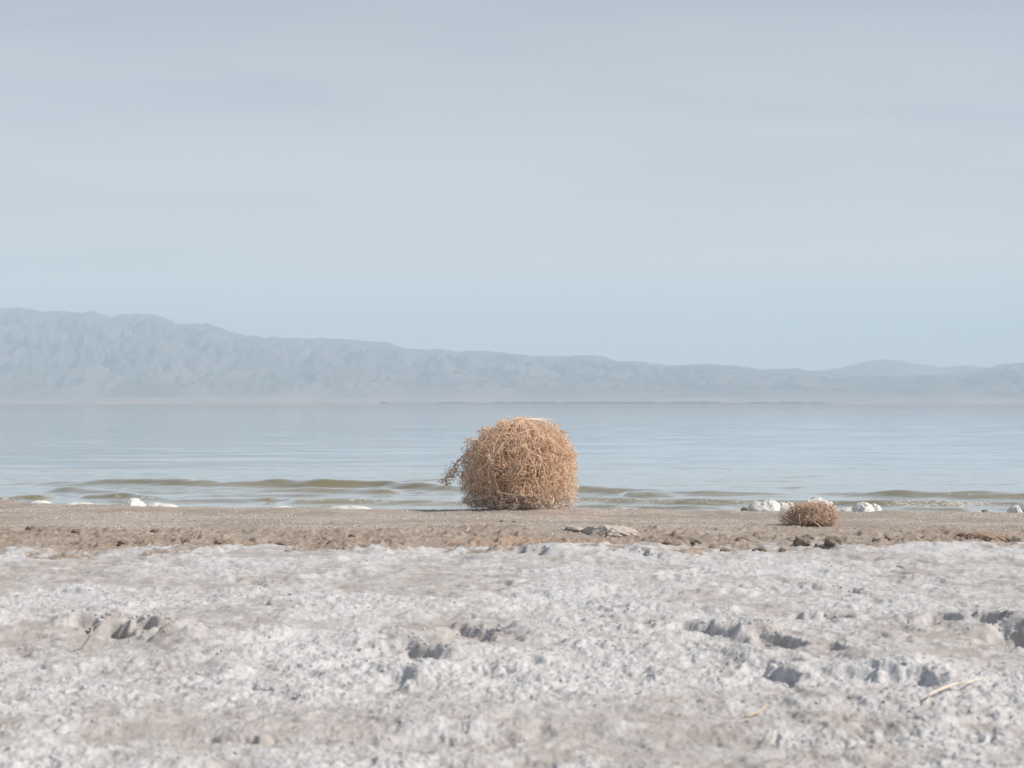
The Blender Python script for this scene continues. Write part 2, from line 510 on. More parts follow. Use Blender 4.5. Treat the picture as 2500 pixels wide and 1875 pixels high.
ym = np.concatenate([np.linspace(15000, 19000, 40, endpoint=False), np.linspace(19000, 27500, 170, endpoint=False), np.linspace(27500, 32000, 26)])
YM = np.repeat(ym[:, None], len(um), 1)
XM = um[None, :] * YM
UM = np.repeat(um[None, :], len(ym), 0)
pxm = UM * FPX + 1250
R = np.array(RIDGE, float)
B = np.array(BACK, float)
sl = (HORIZON - np.interp(pxm, R[:, 0], R[:, 1])) / FPX
sb = (HORIZON - np.interp(pxm, B[:, 0], B[:, 1])) / FPX
yr_ = 25200 + 500 * noise2(UM * 14, UM * 0 + .3, 3)
fan_top = 25.0 / FPX * 19000 * (1.0 + 0.25 * noise2(UM * 9, UM * 0, 7))
fan = 6 + fan_top * sstep(15000, 19600, YM) * np.clip((YM - 15000) / 4500, 0, 1)
tt = np.clip((YM - 18600) / (yr_ - 18600), 0, 1)
zr = sl * yr_
xk, yk = XM / 1000.0, YM / 1000.0
wxk, wyk = xk + .35 * noise2(xk * .9, yk * .9, 61), yk + .35 * noise2(xk * .9, yk * .9, 62)
rid = 1 - 2.0 * np.abs(noise2(wxk * 1.15, wyk * .42, 63))
rid2 = 1 - 2.0 * np.abs(noise2(wxk * 2.9, wyk * .95, 64))
rid3 = 1 - 2.0 * np.abs(noise2(wxk * 6.6, wyk * 2.1, 65))
rid4 = 1 - 2.0 * np.abs(noise2(wxk * 13.5, wyk * 4.4, 66))
env = np.clip(tt * 2.2, 0, 1) * np.clip((1 - tt) * 2.0, 0, 1) ** .8
zm = fan + (zr - fan) * (tt ** 1.15) + env * (zr * .9) * (.17 * rid + .18 * rid2 + .15 * rid3 + .08 * rid4 - .20)
zm += np.clip(1 - np.abs(tt - 1) * 6, 0, 1) * zr * (.022 * noise2(UM * 130, UM * 0 + .7, 71) + .016 * noise2(UM * 290, UM * 0 + .2, 72))
after = np.clip((YM - yr_) / 2000, 0, 1)
zm = np.where(YM > yr_, zr * (1 - after) + 60 * after, zm)
yb = 30200.0
tb = np.clip(1 - np.abs(YM - yb) / 1900, 0, 1)
zm = np.maximum(zm, sb * yb * tb ** .9 * (1 + .05 * noise2(UM * 60, yk, 73) * (1 - tb)) * np.where(YM > 28200, 1, 0))
# low bluffs along the far waterline
bl = (YM > 15150) & (YM < 17000)
zm += np.where(bl, 14 * sstep(-.2, .3, noise2(UM * 30, yk * .4, 81)), 0)
zm[0, :] = -4
mme = mesh_np('mountains', np.stack([XM.ravel(), YM.ravel(), zm.ravel()], 1), grid_faces(len(ym), len(um)))
attr(mme, 'fan', (1 - sstep(17200, 19500, YM + 900 * noise2(UM * 25, yk * .5, 82))).ravel())
M = Mat('desert_rock', 0.95, 0.1)
rk = M.mix(M.rng(M.noise(.0011, 6, .65), .35, .65), (.11, .09, .08), (.20, .165, .145))
fanc = M.mix(M.rng(M.noise(.0009, 4, .6, stretch=(.4, 2, 1)), .4, .6), (.29, .215, .185), (.40, .30, .265))
M.color(M.mix(M.attr('fan'), rk, fanc))
tag(obj('mountains', mme, M.m), kind='structure', label='hazy blue desert range beyond the lake')

# a dark belt of trees along the far waterline, a few pixels high
n = 420
xs = np.linspace((925 - 1250) / FPX * 14900, (2028 - 1250) / FPX * 14900, n)
hs = 17 + 7 * noise2(xs / 90, xs * 0, 5) + 5 * noise2(xs / 25, xs * 0, 6)
hs *= np.where(noise2(xs / 260, xs * 0 + .4, 8) > -.38, 1, .35)
hs[0] = hs[-1] = 2
rows = []
for dy, k in ((0, 0.0), (4, .75), (20, 1.0), (45, .8), (60, 0.0)):
    rows.append(np.stack([xs, np.full(n, 14900.0) + dy, -1 + hs * k + 4], 1) if k else np.stack([xs, np.full(n, 14900.0) + dy, np.full(n, -1.0)], 1))
tme = mesh_np('tree_belt', np.concatenate(rows), grid_faces(5, n))
M = Mat('far_trees', .95, .1)
M.color(M.mix(M.noise(.02, 3), (.09, .10, .085), (.13, .14, .12)))
tag(obj('tree_belt', tme, M.m), kind='stuff', label='thin dark line of trees on the far waterline', cat='trees')

# ------------------------------------------------------------------ haze
hx, hy0, hy1, hz0, hz1 = 26000.0, -3000.0, 33000.0, -6.0, 1680.0
v = np.array([(sx * hx, y, z) for z in (hz0, hz1) for y in (hy0, hy1) for sx in (-1, 1)])
f = np.array([(0, 2, 3, 1), (4, 5, 7, 6), (0, 1, 5, 4), (2, 6, 7, 3), (0, 4, 6, 2), (1, 3, 7, 5)])
hme = mesh_np('haze', v, f)
hm = bpy.data.materials.new('haze_air')
hm.use_nodes = True
hn = hm.node_tree.nodes
hn.clear()
ho = hn.new('ShaderNodeOutputMaterial')
hv = hn.new('ShaderNodeVolumePrincipled')
hv.inputs['Color'].default_value = (.64, .82, 1, 1)
hv.inputs['Density'].default_value = 6.4e-5
hv.inputs['Anisotropy'].default_value = 0.0
hm.node_tree.links.new(hv.outputs[0], ho.inputs['Volume'])
hme.polygons.foreach_set('use_smooth', np.zeros(6, dtype=bool))
tag(obj('haze', hme, hm), kind='stuff', label='pale bluish haze over the lake and mountains', cat='haze')


# ------------------------------------------------------------------ twigs
def tubes(paths, radii, tone, rng):
    """paths (N,K,3), radii (N,K) -> three-sided tubes"""
    N, K, _ = paths.shape
    tan = np.gradient(paths, axis=1)
    tan /= np.linalg.norm(tan, axis=2, keepdims=True) + 1e-9
    ref = rng.normal(size=(N, 1, 3))
    a = np.cross(tan, ref)
    a /= np.linalg.norm(a, axis=2, keepdims=True) + 1e-9
    b = np.cross(tan, a)
    ang = np.arange(3) * 2 * math.pi / 3
    V = paths[:, :, None, :] + radii[:, :, None, None] * (np.cos(ang)[None, None, :, None] * a[:, :, None, :] + np.sin(ang)[None, None, :, None] * b[:, :, None, :])
    base = np.arange(N * K * 3).reshape(N, K, 3)
    F = []
    for j in range(3):
        k = (j + 1) % 3
        F.append(np.stack([base[:, :-1, j], base[:, :-1, k], base[:, 1:, k], base[:, 1:, j]], -1).reshape(-1, 4))
    T = np.repeat(tone, K * 3)
    return V.reshape(-1, 3), np.concatenate(F), T


def wiggle(start, direc, length, K, curl, rng, droop=0.0):
    N = len(start)
    d = direc / (np.linalg.norm(direc, axis=1, keepdims=True) + 1e-9)
    P = np.zeros((N, K, 3))
    P[:, 0] = start
    bend = rng.normal(size=(N, 3)) * curl
    for k in range(1, K):
        bend = bend * .6 + rng.normal(size=(N, 3)) * curl * .8
        d = d + bend
        d[:, 2] -= droop
        d /= np.linalg.norm(d, axis=1, keepdims=True) + 1e-9
        P[:, k] = P[:, k - 1] + d * (length / (K - 1))[:, None]
    return P


def join_tubes(name, sets, mat, parent):
    vs, fs, ts, off = [], [], [], 0
    for (v, f, t) in sets:
        vs.append(v)
        fs.append(f + off)
        ts.append(t)
        off += len(v)
    me = mesh_np(name, np.concatenate(vs), np.concatenate(fs))
    attr(me, 'tone', np.concatenate(ts))
    o = obj(name, me, mat, parent)
    return o


def twig_mat(name, a, b, c, dust_shade, zlo, zhi):
    M = Mat(name, .8, .2)
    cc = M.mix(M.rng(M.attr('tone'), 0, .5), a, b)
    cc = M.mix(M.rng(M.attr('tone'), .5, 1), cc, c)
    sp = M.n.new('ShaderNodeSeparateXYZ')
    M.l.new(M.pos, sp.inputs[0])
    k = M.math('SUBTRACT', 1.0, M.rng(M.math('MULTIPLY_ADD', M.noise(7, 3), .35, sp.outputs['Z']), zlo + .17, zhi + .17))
    M.color(M.mix(M.math('MULTIPLY', k, .75), cc, dust_shade))  # towards the ground: dust on the big weed, painted shade on the small one
    return M.m


S = .711e-3                                               # metres per px of the enlarged outline
RIGHT = np.array([(90, 625), (69, 640), (50.7, 700), (32, 742), (15, 765), (0, 760), (-11, 763), (-29, 815), (-41.6, 815), (-62, 650), (-90, 565)], float)[::-1]
LEFT = np.array([(90, 625), (67, 640), (50.6, 640), (25, 690), (8, 735), (-7, 770), (-21.5, 805), (-28.7, 815), (-41, 775), (-60, 650), (-90, 570)], float)[::-1]


def globe(d):
    """radius of the big tumbleweed along unit directions d"""
    el = np.degrees(np.arcsin(np.clip(d[:, 2], -1, 1)))
    w = .5 + .5 * d[:, 0] / (np.hypot(d[:, 0], d[:, 1]) + 1e-6)
    r = np.interp(el, RIGHT[:, 0], RIGHT[:, 1]) * w + np.interp(el, LEFT[:, 0], LEFT[:, 1]) * (1 - w)
    return r * S * np.interp(el, [-30, 5], [1.0, .965])


def unit(a):
    return a / (np.linalg.norm(a, axis=-1, keepdims=True) + 1e-9)


def tumbleweed(seed, C, R, n_stem, n_mid, n_twig, n_in, n_tuft, size, root, zmin):
    """returns tube sets for stems and twigs; R(d) is the radius of the outline"""
    rng = np.random.default_rng(seed)
    lump = lambda d: 1 + .075 * noise2(d[:, 0] * 3.2 + 5, d[:, 2] * 3.2 + d[:, 1] * 2.0, seed)

    def inside(P):
        d = P - C
        r = np.linalg.norm(d, axis=-1, keepdims=True)
        sh = P.shape
        dm = unit(d.reshape(-1, 3))
        lim = (R(dm) * lump(dm)).reshape(sh[:-1] + (1,))
        q = C + d * np.minimum(1, lim * 1.01 / np.maximum(r, 1e-6))
        q[..., 2] = np.maximum(q[..., 2], zmin + .004)
        return q
    # stems: from the root knot over the top and down the shell
    K = 16
    az = rng.uniform(0, 2 * math.pi, n_stem)
    e1 = np.radians(rng.uniform(-45, 45, n_stem))
    s = np.linspace(0, 1, K)
    el = np.radians(82) * (1 - s)[None, :] + e1[:, None] * s[None, :]
    azs = az[:, None] + rng.normal(0, .5, n_stem)[:, None] * s[None, :] ** 1.5 + .03 * np.cumsum(rng.normal(size=(n_stem, K)), 1)
    d = np.stack([np.cos(el) * np.cos(azs), np.cos(el) * np.sin(azs), np.sin(el)], -1)
    depth = rng.uniform(.72, 1.0, n_stem)
    rr = (R(d.reshape(-1, 3)).reshape(n_stem, K)) * (1 - (1 - depth)[:, None] * np.sin(np.pi * np.minimum(s * 1.2, 1))[None, :]) * .985
    P = C + d * rr[..., None]
    k = np.clip(1 - s / .22, 0, 1)[None, :, None]
    P = inside(P * (1 - k) + root * k + rng.normal(0, .002, P.shape) * size)
    stems = tubes(P, np.outer(rng.uniform(.0030, .0046, n_stem), np.linspace(1, .45, K)) * size ** .5, rng.uniform(.55, 1, n_stem), rng)
    sets = []

    def scatter(n, lo, hi):
        dd = unit(rng.normal(size=(n, 3)))
        r = R(dd) * lump(dd) * rng.uniform(lo ** 3, hi ** 3, n) ** (1 / 3)
        return dd, C + dd * r[:, None]
    # secondary branches running down the shell
    dd, p0 = scatter(n_mid, .72, .99)
    down = unit(np.cross(np.cross(dd, np.array([0, 0, -1.0])), dd) + rng.normal(0, .55, (n_mid, 3)))
    Pm = inside(wiggle(p0, down, rng.uniform(.10, .26, n_mid) * size, 9, .32, rng))
    sets.append(tubes(Pm, np.outer(rng.uniform(.0017, .0028, n_mid), np.linspace(1, .6, 9)) * size ** .5, rng.uniform(.5, 1, n_mid), rng))
    # curly twigs, half of them springing from the branches
    h = n_twig // 2
    i = rng.integers(0, n_mid, h)
    j = rng.integers(1, 9, h)
    pa = Pm[i, j]
    _, pb = scatter(n_twig - h, .80, 1.0)
    p0 = np.concatenate([pa, pb])
    out = unit(p0 - C)
    dr = unit(out * .35 + rng.normal(0, .8, (n_twig, 3)))
    Pt = wiggle(p0, dr, rng.uniform(.025, .075, n_twig) * size ** .6, 5, .62, rng)
    Pt[..., 2] = np.maximum(Pt[..., 2], zmin)
    depth = np.linalg.norm(p0 - C, axis=1) / (R(unit(p0 - C)))
    sets.append(tubes(Pt, np.outer(rng.uniform(.0010, .0021, n_twig), np.array([1, 1, .95, .85, .6])) * size ** .4, np.clip(rng.uniform(.1, .75, n_twig) + .9 * (depth - .82), 0, 1), rng))  # paler towards the outline: lit tips painted through the tone
    # short spiny bracts
    i = rng.integers(0, n_twig, n_tuft)
    pb = Pt[i, rng.integers(1, 5, n_tuft)]
    Pb = wiggle(pb, rng.normal(size=(n_tuft, 3)), rng.uniform(.008, .022, n_tuft) * size ** .4, 2, .2, rng)
    Pb[..., 2] = np.maximum(Pb[..., 2], zmin)
    sets.append(tubes(Pb, np.tile(np.array([.0020, .0006]), (n_tuft, 1)) * size ** .4, rng.uniform(.1, 1, n_tuft), rng))
    # dense inside
    _, p0 = scatter(n_in, .15, .82)
    Pi = inside(wiggle(p0, rng.normal(size=(n_in, 3)), rng.uniform(.1, .24, n_in) * size, 5, .35, rng))
    sets.append(tubes(Pi, np.outer(rng.uniform(.003, .0055, n_in), np.ones(5)) * size ** .5, rng.uniform(0, .5, n_in), rng))  # inner twigs toned darker, shade of the interior put into the colour
    return stems, sets


# big tumbleweed
wb = pix(1268, 1246, .12)
bz = gz(wb[0], wb[1] - .05) - .022
Cw = np.array([0, 0, .565 * .711])
rootp = Cw + np.array([60 * S, -.03, 600 * S])
big = empty('tumbleweed', (wb[0], wb[1] + .28, bz))
tag(big, 'big round orange-tan tumbleweed resting at the edge of the lake', 'tumbleweed')
tm = twig_mat('tan_twigs', (.56, .36, .22), (.85, .61, .435), (.95, .80, .64), (.76, .68, .62), bz - .02, bz + .26)
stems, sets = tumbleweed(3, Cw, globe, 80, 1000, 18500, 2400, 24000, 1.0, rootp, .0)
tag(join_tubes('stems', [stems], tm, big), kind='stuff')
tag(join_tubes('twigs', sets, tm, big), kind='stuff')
# woody root knot on top
rng = np.random.default_rng(5)
kn = np.array([[rootp + (0, 0, -.03), rootp + (.004, 0, -.005), rootp + (-.002, -.005, .016), rootp + (.003, -.008, .03)]])
rk_ = [tubes(kn, np.array([[.012, .015, .012, .004]]), np.array([.2]), rng)]
lim = []
for (ax, az_) in ((300, -30), (380, -10), (-200, -70), (200, -120), (-120, 10)):
    e = rootp + np.array([ax * S, -.05, az_ * S])
    lim.append([rootp, rootp * .66 + e * .34 + (0, 0, .012), rootp * .33 + e * .67 + (0, 0, .012), e])
lim = np.array(lim)
rk_.append(tubes(lim, np.tile(np.array([.009, .008, .007, .004]), (len(lim), 1)), np.full(len(lim), .95), rng))
tag(join_tubes('root_knot', rk_, tm, big), label='woody root knot on top with pale side roots')


def spray(name, p_list, n_tw, rad, tl, seed, tonemax=.6):
    rng = np.random.default_rng(seed)
    sets = []
    for pts in p_list:
        P = np.array(pts, float)
        t0 = np.linspace(0, 1, len(P))
        t1 = np.linspace(0, 1, 18)
        Q = np.stack([np.interp(t1, t0, P[:, c]) for c in range(3)], 1)
        Q[1:-1] = (Q[:-2] + 2 * Q[1:-1] + Q[2:]) / 4
        Q += rng.normal(0, .006, Q.shape)
        sets.append(tubes(Q[None], (rad * np.linspace(1, .5, 18))[None], rng.uniform(.1, tonemax, 1), rng))
        i = (rng.uniform(0, 1, n_tw) ** .9 * 17).astype(int)
        Pt = wiggle(Q[i], rng.normal(size=(n_tw, 3)) + np.array([-.25, 0, -.45]), rng.uniform(.03, tl, n_tw), 6, .5, rng)
        sets.append(tubes(Pt, np.outer(rng.uniform(.002, .0034, n_tw), np.array([1, 1, .95, .9, .85, .6])), rng.uniform(0, tonemax, n_tw), rng))
        j = rng.integers(0, n_tw, n_tw * 2)
        pb = Pt[j, rng.integers(1, 6, n_tw * 2)]
        Pb = wiggle(pb, rng.normal(size=(n_tw * 2, 3)), rng.uniform(.012, .03, n_tw * 2), 3, .4, rng)
        sets.append(tubes(Pb, np.tile(np.array([.0024, .002, .001]), (n_tw * 2, 1)), rng.uniform(0, tonemax, n_tw * 2), rng))
    return sets


def Z(x, y, dep=0.0):
    """point of the enlarged outline -> local metres"""
    return (Cw[0] + (x - 1200) * S, dep, Cw[2] + (800 - y) * S)


dr = spray('drooping_branch', [[Z(620, 560), Z(470, 680), Z(380, 760), Z(300, 870), Z(230, 960), Z(160, 1030)],
                               [Z(640, 620, -.1), Z(480, 720, -.08), Z(400, 810, -.06), Z(350, 900, -.05), Z(345, 960, -.05)],
                               [Z(600, 560, .08), Z(430, 690, .06), Z(340, 840, .05), Z(270, 930, .03), Z(240, 1020, .03), Z(290, 1110, .03)]], 38, .0036, .10, 21, .45)
tag(join_tubes('drooping_branch', dr, tm, big), label='sparse grey branch drooping to the left')
fl = spray('loose_sprig', [[Z(700, 450, .1), Z(560, 500, .1), Z(480, 560, .1), Z(420, 605, .1)], [Z(760, 360), Z(720, 320), Z(650, 350)],
                           [Z(1640, 260, .05), Z(1740, 340, .05), Z(1800, 350, .05)], [Z(640, 480, -.05), Z(560, 440, -.05), Z(500, 500, -.05)],
                           [Z(560, 1200, -.1), Z(500, 1240, -.1), Z(480, 1290, -.1)], [Z(660, 1230, -.2), Z(600, 1270, -.2), Z(580, 1320, -.2)]], 16, .0026, .06, 22, .6)
tag(join_tubes('loose_sprigs', fl, tm, big), kind='stuff')

# small flattened tumbleweed
sw = pix(1989, 1287, .12)
sz = gz(sw[0], sw[1] + .12) - .012
small = empty('tumbleweed', (sw[0], sw[1] + .16, sz))
tag(small, 'small flattened pinkish-brown tumbleweed in front of the white foam', 'tumbleweed')
RS = np.array([(90, 330), (70, 335), (50, 400), (32, 470), (15, 440), (0, 410), (-30, 300), (-90, 130)], float)[::-1]
LS = np.array([(90, 330), (60, 330), (40, 390), (20, 430), (0, 450), (-12, 440), (-30, 280), (-90, 130)], float)[::-1]


def globe_s(d):
    el = np.degrees(np.arcsin(np.clip(d[:, 2], -1, 1)))
    w = .5 + .5 * d[:, 0] / (np.hypot(d[:, 0], d[:, 1]) + 1e-6)
    k = 1 - .25 * np.abs(d[:, 1])
    return (np.interp(el, RS[:, 0], RS[:, 1]) * w + np.interp(el, LS[:, 0], LS[:, 1]) * (1 - w)) * .595e-3 * k * (1 - .42 * np.abs(d[:, 2]))


sm_ = twig_mat('brown_twigs', (.44, .30, .22), (.67, .50, .39), (.84, .68, .56), (.17, .13, .095), sz - .1, sz + .055)  # last colour darkens the low twigs: underside shade put into the colour
Cs = np.array([0, 0, .074])
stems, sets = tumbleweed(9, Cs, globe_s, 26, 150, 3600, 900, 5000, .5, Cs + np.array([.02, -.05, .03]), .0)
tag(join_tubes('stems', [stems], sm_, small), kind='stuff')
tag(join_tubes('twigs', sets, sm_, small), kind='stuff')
rng = np.random.default_rng(8)
bst = np.array([[(-.075, -.15, .10), (-.04, -.165, .075), (0, -.175, .045), (.05, -.18, .006)], [(-.12, -.14, .11), (-.118, -.15, .07), (-.115, -.155, .04), (-.112, -.16, .003)],
                [(-.06, -.15, .04), (-.09, -.16, .02), (-.11, -.165, .01), (-.13, -.17, .004)]])
tag(join_tubes('bent_stem', [tubes(bst, np.tile(np.array([.005, .005, .0045, .004]), (3, 1)), np.array([.95, .8, .5]), rng)], sm_, small))


# ------------------------------------------------------------------ foam
M = Mat('lake_foam', .55, .35)
bub = M.noise(70, 4, .65)
M.b.inputs['Subsurface Weight'].default_value = .35
M.b.inputs['Subsurface Radius'].default_value = (.03, .03, .03)
M.b.inputs['Subsurface Scale'].default_value = 1.0
M.bump(bub, .35, .01)
foam_m = M.color(M.mix(M.rng(bub, .35, .62), (.52, .505, .47), (.66, .65, .62)))


def foam(px, py, wpx, hpx, lobes, label, seed, dep=.22, group='foam lumps along the waterline', zb=None):
    """a lump of lake foam: cauliflower heap over an oval foot"""
    rng = np.random.default_rng(seed)
    c = pix(px, py, .10)
    sc = FPX / c[1]
    w, h = wpx / sc / 2, hpx / sc * 1.03
    na, nr = 96, 34
    a = np.linspace(0, 2 * math.pi, na, endpoint=False)
    r = np.linspace(0, 1, nr) ** .6
    A, Rr = np.meshgrid(a, r, indexing='ij')
    edge = 1 + .12 * noise2(np.cos(A) * 1.6 + seed, np.sin(A) * 1.6, seed)
    x, y = w * Rr * np.cos(A) * edge, dep * Rr * np.sin(A) * edge
    z = np.zeros_like(x)
    for (lx, ly, lr, lh) in lobes:                        # lobes in units of half width and height
        q = ((x / w - lx) / lr) ** 2 + ((y / dep - ly) / max(lr * 1.3, .5)) ** 2
        z = np.maximum(z, lh * h * np.sqrt(np.clip(1 - q, 0, 1)) ** .8)
    sc2 = 1 / max(w, .12)
    z = z * (1 + .22 * (.5 - 2 * np.abs(noise2(x * 3.0 * sc2 + seed, y * 3.0 * sc2, seed + 2))) * .6) + np.minimum(z / .05, 1) * (.011 * (np.abs(noise2(x * 17, y * 17, seed + 3)) - .25) + .008 * (np.abs(noise2(x * 41, y * 41, seed + 5)) - .25))
    k = np.sqrt(np.clip(1 - Rr ** 2, 0, 1)) ** .5
    z = np.minimum(z, h * 1.06) * k - .03 * (1 - k) - .01
    push = 1 + .10 * noise2(A * 2 / math.pi * 3, z * 18, seed + 4)
    V = np.stack([x * push, y * push, z], -1)
    idx = np.arange(na * nr).reshape(na, nr)
    nx = np.roll(idx, -1, 0)
    F = np.stack([idx[:, :-1], idx[:, 1:], nx[:, 1:], nx[:, :-1]], -1).reshape(-1, 4)
    bottom = np.stack([x[:, -1], y[:, -1], np.full(na, -.05)], 1)
    V = np.concatenate([V.reshape(-1, 3), bottom])
    b0 = na * nr
    bi = np.arange(na)
    F = np.concatenate([F, np.stack([idx[:, -1], b0 + bi, b0 + np.roll(bi, -1), nx[:, -1]], -1)])
    z0 = max(gz(c[0], c[1]), .105)
    o = obj('foam_lump', mesh_np('foam_lump', V, F[:, ::-1]), foam_m, None, (c[0], c[1], z0 + .01))
    tag(o, label, 'foam', group)
    return o


foam(1866, 1250, 92, 28, [(-.45, 0, .6, .85), (.35, 0, .65, 1.0), (.0, -.2, .5, .8)], 'tall white foam lump with two humps, left of the small tumbleweed', 1)
foam(1918, 1250, 66, 22, [(-.3, 0, .7, .95), (.4, 0, .6, 1.0)], 'white foam lump between the tall foam hump and the small tumbleweed', 2, .2)
foam(1990, 1250, 118, 33, [(-.6, 0, .5, .6), (.05, 0, .6, 1.0), (.55, 0, .45, .75)], 'white foam mound showing above the top of the small tumbleweed', 3)
foam(2082, 1252, 84, 15, [(-.4, 0, .6, .8), (.4, 0, .7, 1)], 'low white foam lump touching the right side of the small tumbleweed', 4, .18)
foam(2110, 1253, 72, 23, [(-.1, 0, .75, 1.0), (.5, 0, .5, .75)], 'peaked white foam lump right of the small tumbleweed', 5, .2)
foam(2134, 1253, 40, 18, [(0, 0, .9, 1)], 'small round white foam lump, right end of the foam row', 6, .14)
foam(2478, 1254, 34, 17, [(-.1, 0, .9, 1)], 'low white foam lump near the right edge of the picture', 7, .16)
foam(2506, 1254, 40, 24, [(0, 0, .9, 1)], 'rounded white foam lump cut by the right edge of the picture', 8, .18)
foam(330, 1235, 52, 17, [(-.1, 0, .7, 1.0), (.5, 0, .5, .6)], 'peaked white foam lump on the left part of the shoreline', 9, .18)
foam(395, 1236, 84, 8, [(-.4, 0, .5, 1.0), (.3, 0, .6, .7)], 'long low white foam streak beside the peaked left lump', 10, .14)
foam(100, 1234, 60, 6, [(0, 0, .8, 1)], 'low white foam heap nearest the left edge of the picture', 11, .14)
foam(192, 1234, 90, 7, [(-.3, 0, .6, .9), (.4, 0, .6, 1)], 'flat wide white foam heap between the two left lumps', 12, .14)
foam(690, 1240, 60, 4, [(0, 0, .9, 1)], 'thin white foam patch at the water edge left of centre', 13, .12)
foam(850, 1241, 110, 6, [(-.3, 0, .6, .9), (.4, 0, .6, 1)], 'thin long white foam patch left of the big tumbleweed', 14, .12)


# ------------------------------------------------------------------ clods and slabs of mud
def mud_mat(name, a, b, d):
    M = Mat(name, .93, .2)
    c = M.mix(M.rng(M.noise(30, 4, .6), .35, .65), a, b)
    c = M.mix(M.rng(M.noise(120, 2, .5), .6, .7, 0, .7), c, d)
    M.bump(M.noise(90, 4, .65), .7, .01)
    return M.color(c)


mud = mud_mat('dried_mud', (.19, .152, .12), (.285, .24, .195), (.11, .085, .066))
mud_grey = mud_mat('pale_mud', (.46, .405, .345), (.56, .50, .43), (.34, .29, .24))
mud_rust = mud_mat('rusty_mud', (.28, .19, .135), (.38, .265, .195), (.20, .14, .10))


def ico(sub):
    me = bpy.data.meshes.new('tmp')
    import bmesh
    bm = bmesh.new()
    bmesh.ops.create_icosphere(bm, subdivisions=sub, radius=1)
    bm.verts.ensure_lookup_table()
    v = np.array([x.co[:] for x in bm.verts])
    f = np.array([[y.index for y in x.verts] for x in bm.faces])
    bm.free()
    bpy.data.meshes.remove(me)
    return v, f


ICO4, ICO3, ICO1 = ico(5), ico(4), ico(1)


def clod(name, px, py, wpx, hpx, mat, label, cat, seed, dep=None, flat=0.0, group=None):
    c = pix(px, py, .12)
    sc = FPX / c[1]
    w, h = wpx / sc / 2, hpx / sc
    dp = dep if dep else w * .8
    v, f = (ICO4 if wpx > 60 else ICO3)
    hv_ = h * .9
    q = np.sign(v) * np.abs(v) ** .82
    V = q * np.array([w, dp, hv_])
    ref = (w * dp * h) ** (1 / 3)
    e = V / ref
    n3 = lambda k, s: noise2(e[:, 0] * k + s + e[:, 2] * 1.7 * k, e[:, 1] * k - e[:, 2] * k * .6, seed + s)
    amp = .34 * n3(.9, 3) + .30 * (np.abs(n3(2.0, 5)) - .3) + .16 * n3(4.5, 7) + .08 * n3(10, 9)
    V = V + q * amp[:, None] * np.array([ref, ref, hv_ * 1.15]) * .8
    o = obj(name, mesh_np(name, V, f), mat, None, (c[0], c[1] + dp * .6, gz(c[0], c[1] + dp * .6) + h * .12))
    o.rotation_euler = (0, 0, (seed * .7) % .6 - .3)
    tag(o, label, cat, group)
    return o


G = 'dried mud clods on the brown strip'
clod('mud_slab', 1492, 1311, 100, 17, mud_grey, 'large flat pale mud slab right of the big tumbleweed', 'mud slab', 12, .3, 0)
clod('mud_slab', 2410, 1322, 105, 13, mud_rust, 'long reddish flat mud slab near the right edge', 'mud slab', 4, .2, .6)
clod('mud_slab', 1404, 1301, 34, 6, mud_grey, 'small low mud slab just left of the large pale slab', 'mud slab', 6, .12, .4)
for i, (px, py, w, h, lab) in enumerate([
        (1972, 1324, 32, 13, 'dark clod below the small tumbleweed, upper one of the cluster'),
        (1958, 1340, 40, 12, 'flat dark clod at the lower left of the cluster below the small tumbleweed'),
        (1997, 1342, 24, 14, 'upright dark clod in the middle of the cluster below the small tumbleweed'),
        (2034, 1342, 40, 13, 'dark clod at the right end of the cluster below the small tumbleweed'),
        (2167, 1322, 16, 9, 'lone small dark clod right of the cluster below the small tumbleweed'),
        (1818, 1325, 26, 8, 'small flat clod left of the cluster below the small tumbleweed'),
        (1770, 1354, 22, 9, 'brown clod where the salt crust begins, right of the big tumbleweed'),
        (1855, 1355, 34, 11, 'brown clod at the crust edge straight below the small tumbleweed left side'),
        (1910, 1353, 18, 7, 'tiny brown clod at the crust edge between two wider ones'),
        (1640, 1344, 44, 11, 'wide dark clod at the crust edge right of the pale slab'),
        (1700, 1340, 26, 8, 'brown clod between the wide dark clod and the crust edge'),
        (380, 1300, 24, 8, 'small dark clod lying on the left sand'),
        (455, 1338, 20, 12, 'dark clod at the left end of the white crust patch'),
        (815, 1340, 34, 13, 'dark clod on the orange-stained ground left of centre'),
        (690, 1338, 60, 10, 'long dark clod ridge on the left brown strip'),
        (545, 1336, 46, 10, 'wide brown clod next to the white crust patch on the left'),
        (700, 1352, 16, 6, 'tiny dark clod just inside the left salt crust'),
        (75, 1295, 26, 9, 'brown clod near the left edge of the picture'),
        (185, 1302, 20, 7, 'small brown clod in from the left edge of the picture'),
        (860, 1316, 18, 6, 'small dark clod on the sand left below the big tumbleweed'),
        (1226, 1272, 11, 4, 'tiny dark clod on the sand right below the big tumbleweed'),
        (1255, 1274, 9, 4, 'tiny dark clod one step right of another under the big tumbleweed'),
        (2195, 1388, 18, 6, 'dark speck of mud on the right salt crust'),
        (2405, 1250, 16, 8, 'dark clod on the crest of the sand left of the right-hand foam'),
        (1817, 1248, 18, 8, 'dark clod touching the left end of the foam row'),
        (2140, 1330, 20, 6, 'flat brown clod right of the small tumbleweed cluster'),
        (300, 1336, 26, 8, 'brown clod beside the salt crust on the far left')]):
    clod('mud_clod', px, py, w, h, mud, lab, 'mud clod', 20 + i, None, 0, G)

# ------------------------------------------------------------------ sticks
M = Mat('bleached_wood', .75, .25)
M.color(M.mix(M.rng(M.noise(60, 3, .5, stretch=(1, 1, 6)), .4, .62), (.60, .50, .38), (.80, .73, .62)))
wood = M.m
M = Mat('straw', .8, .2)
M.color(M.mix(M.noise(80, 2), (.52, .41, .27), (.66, .55, .39)))
straw = M.m


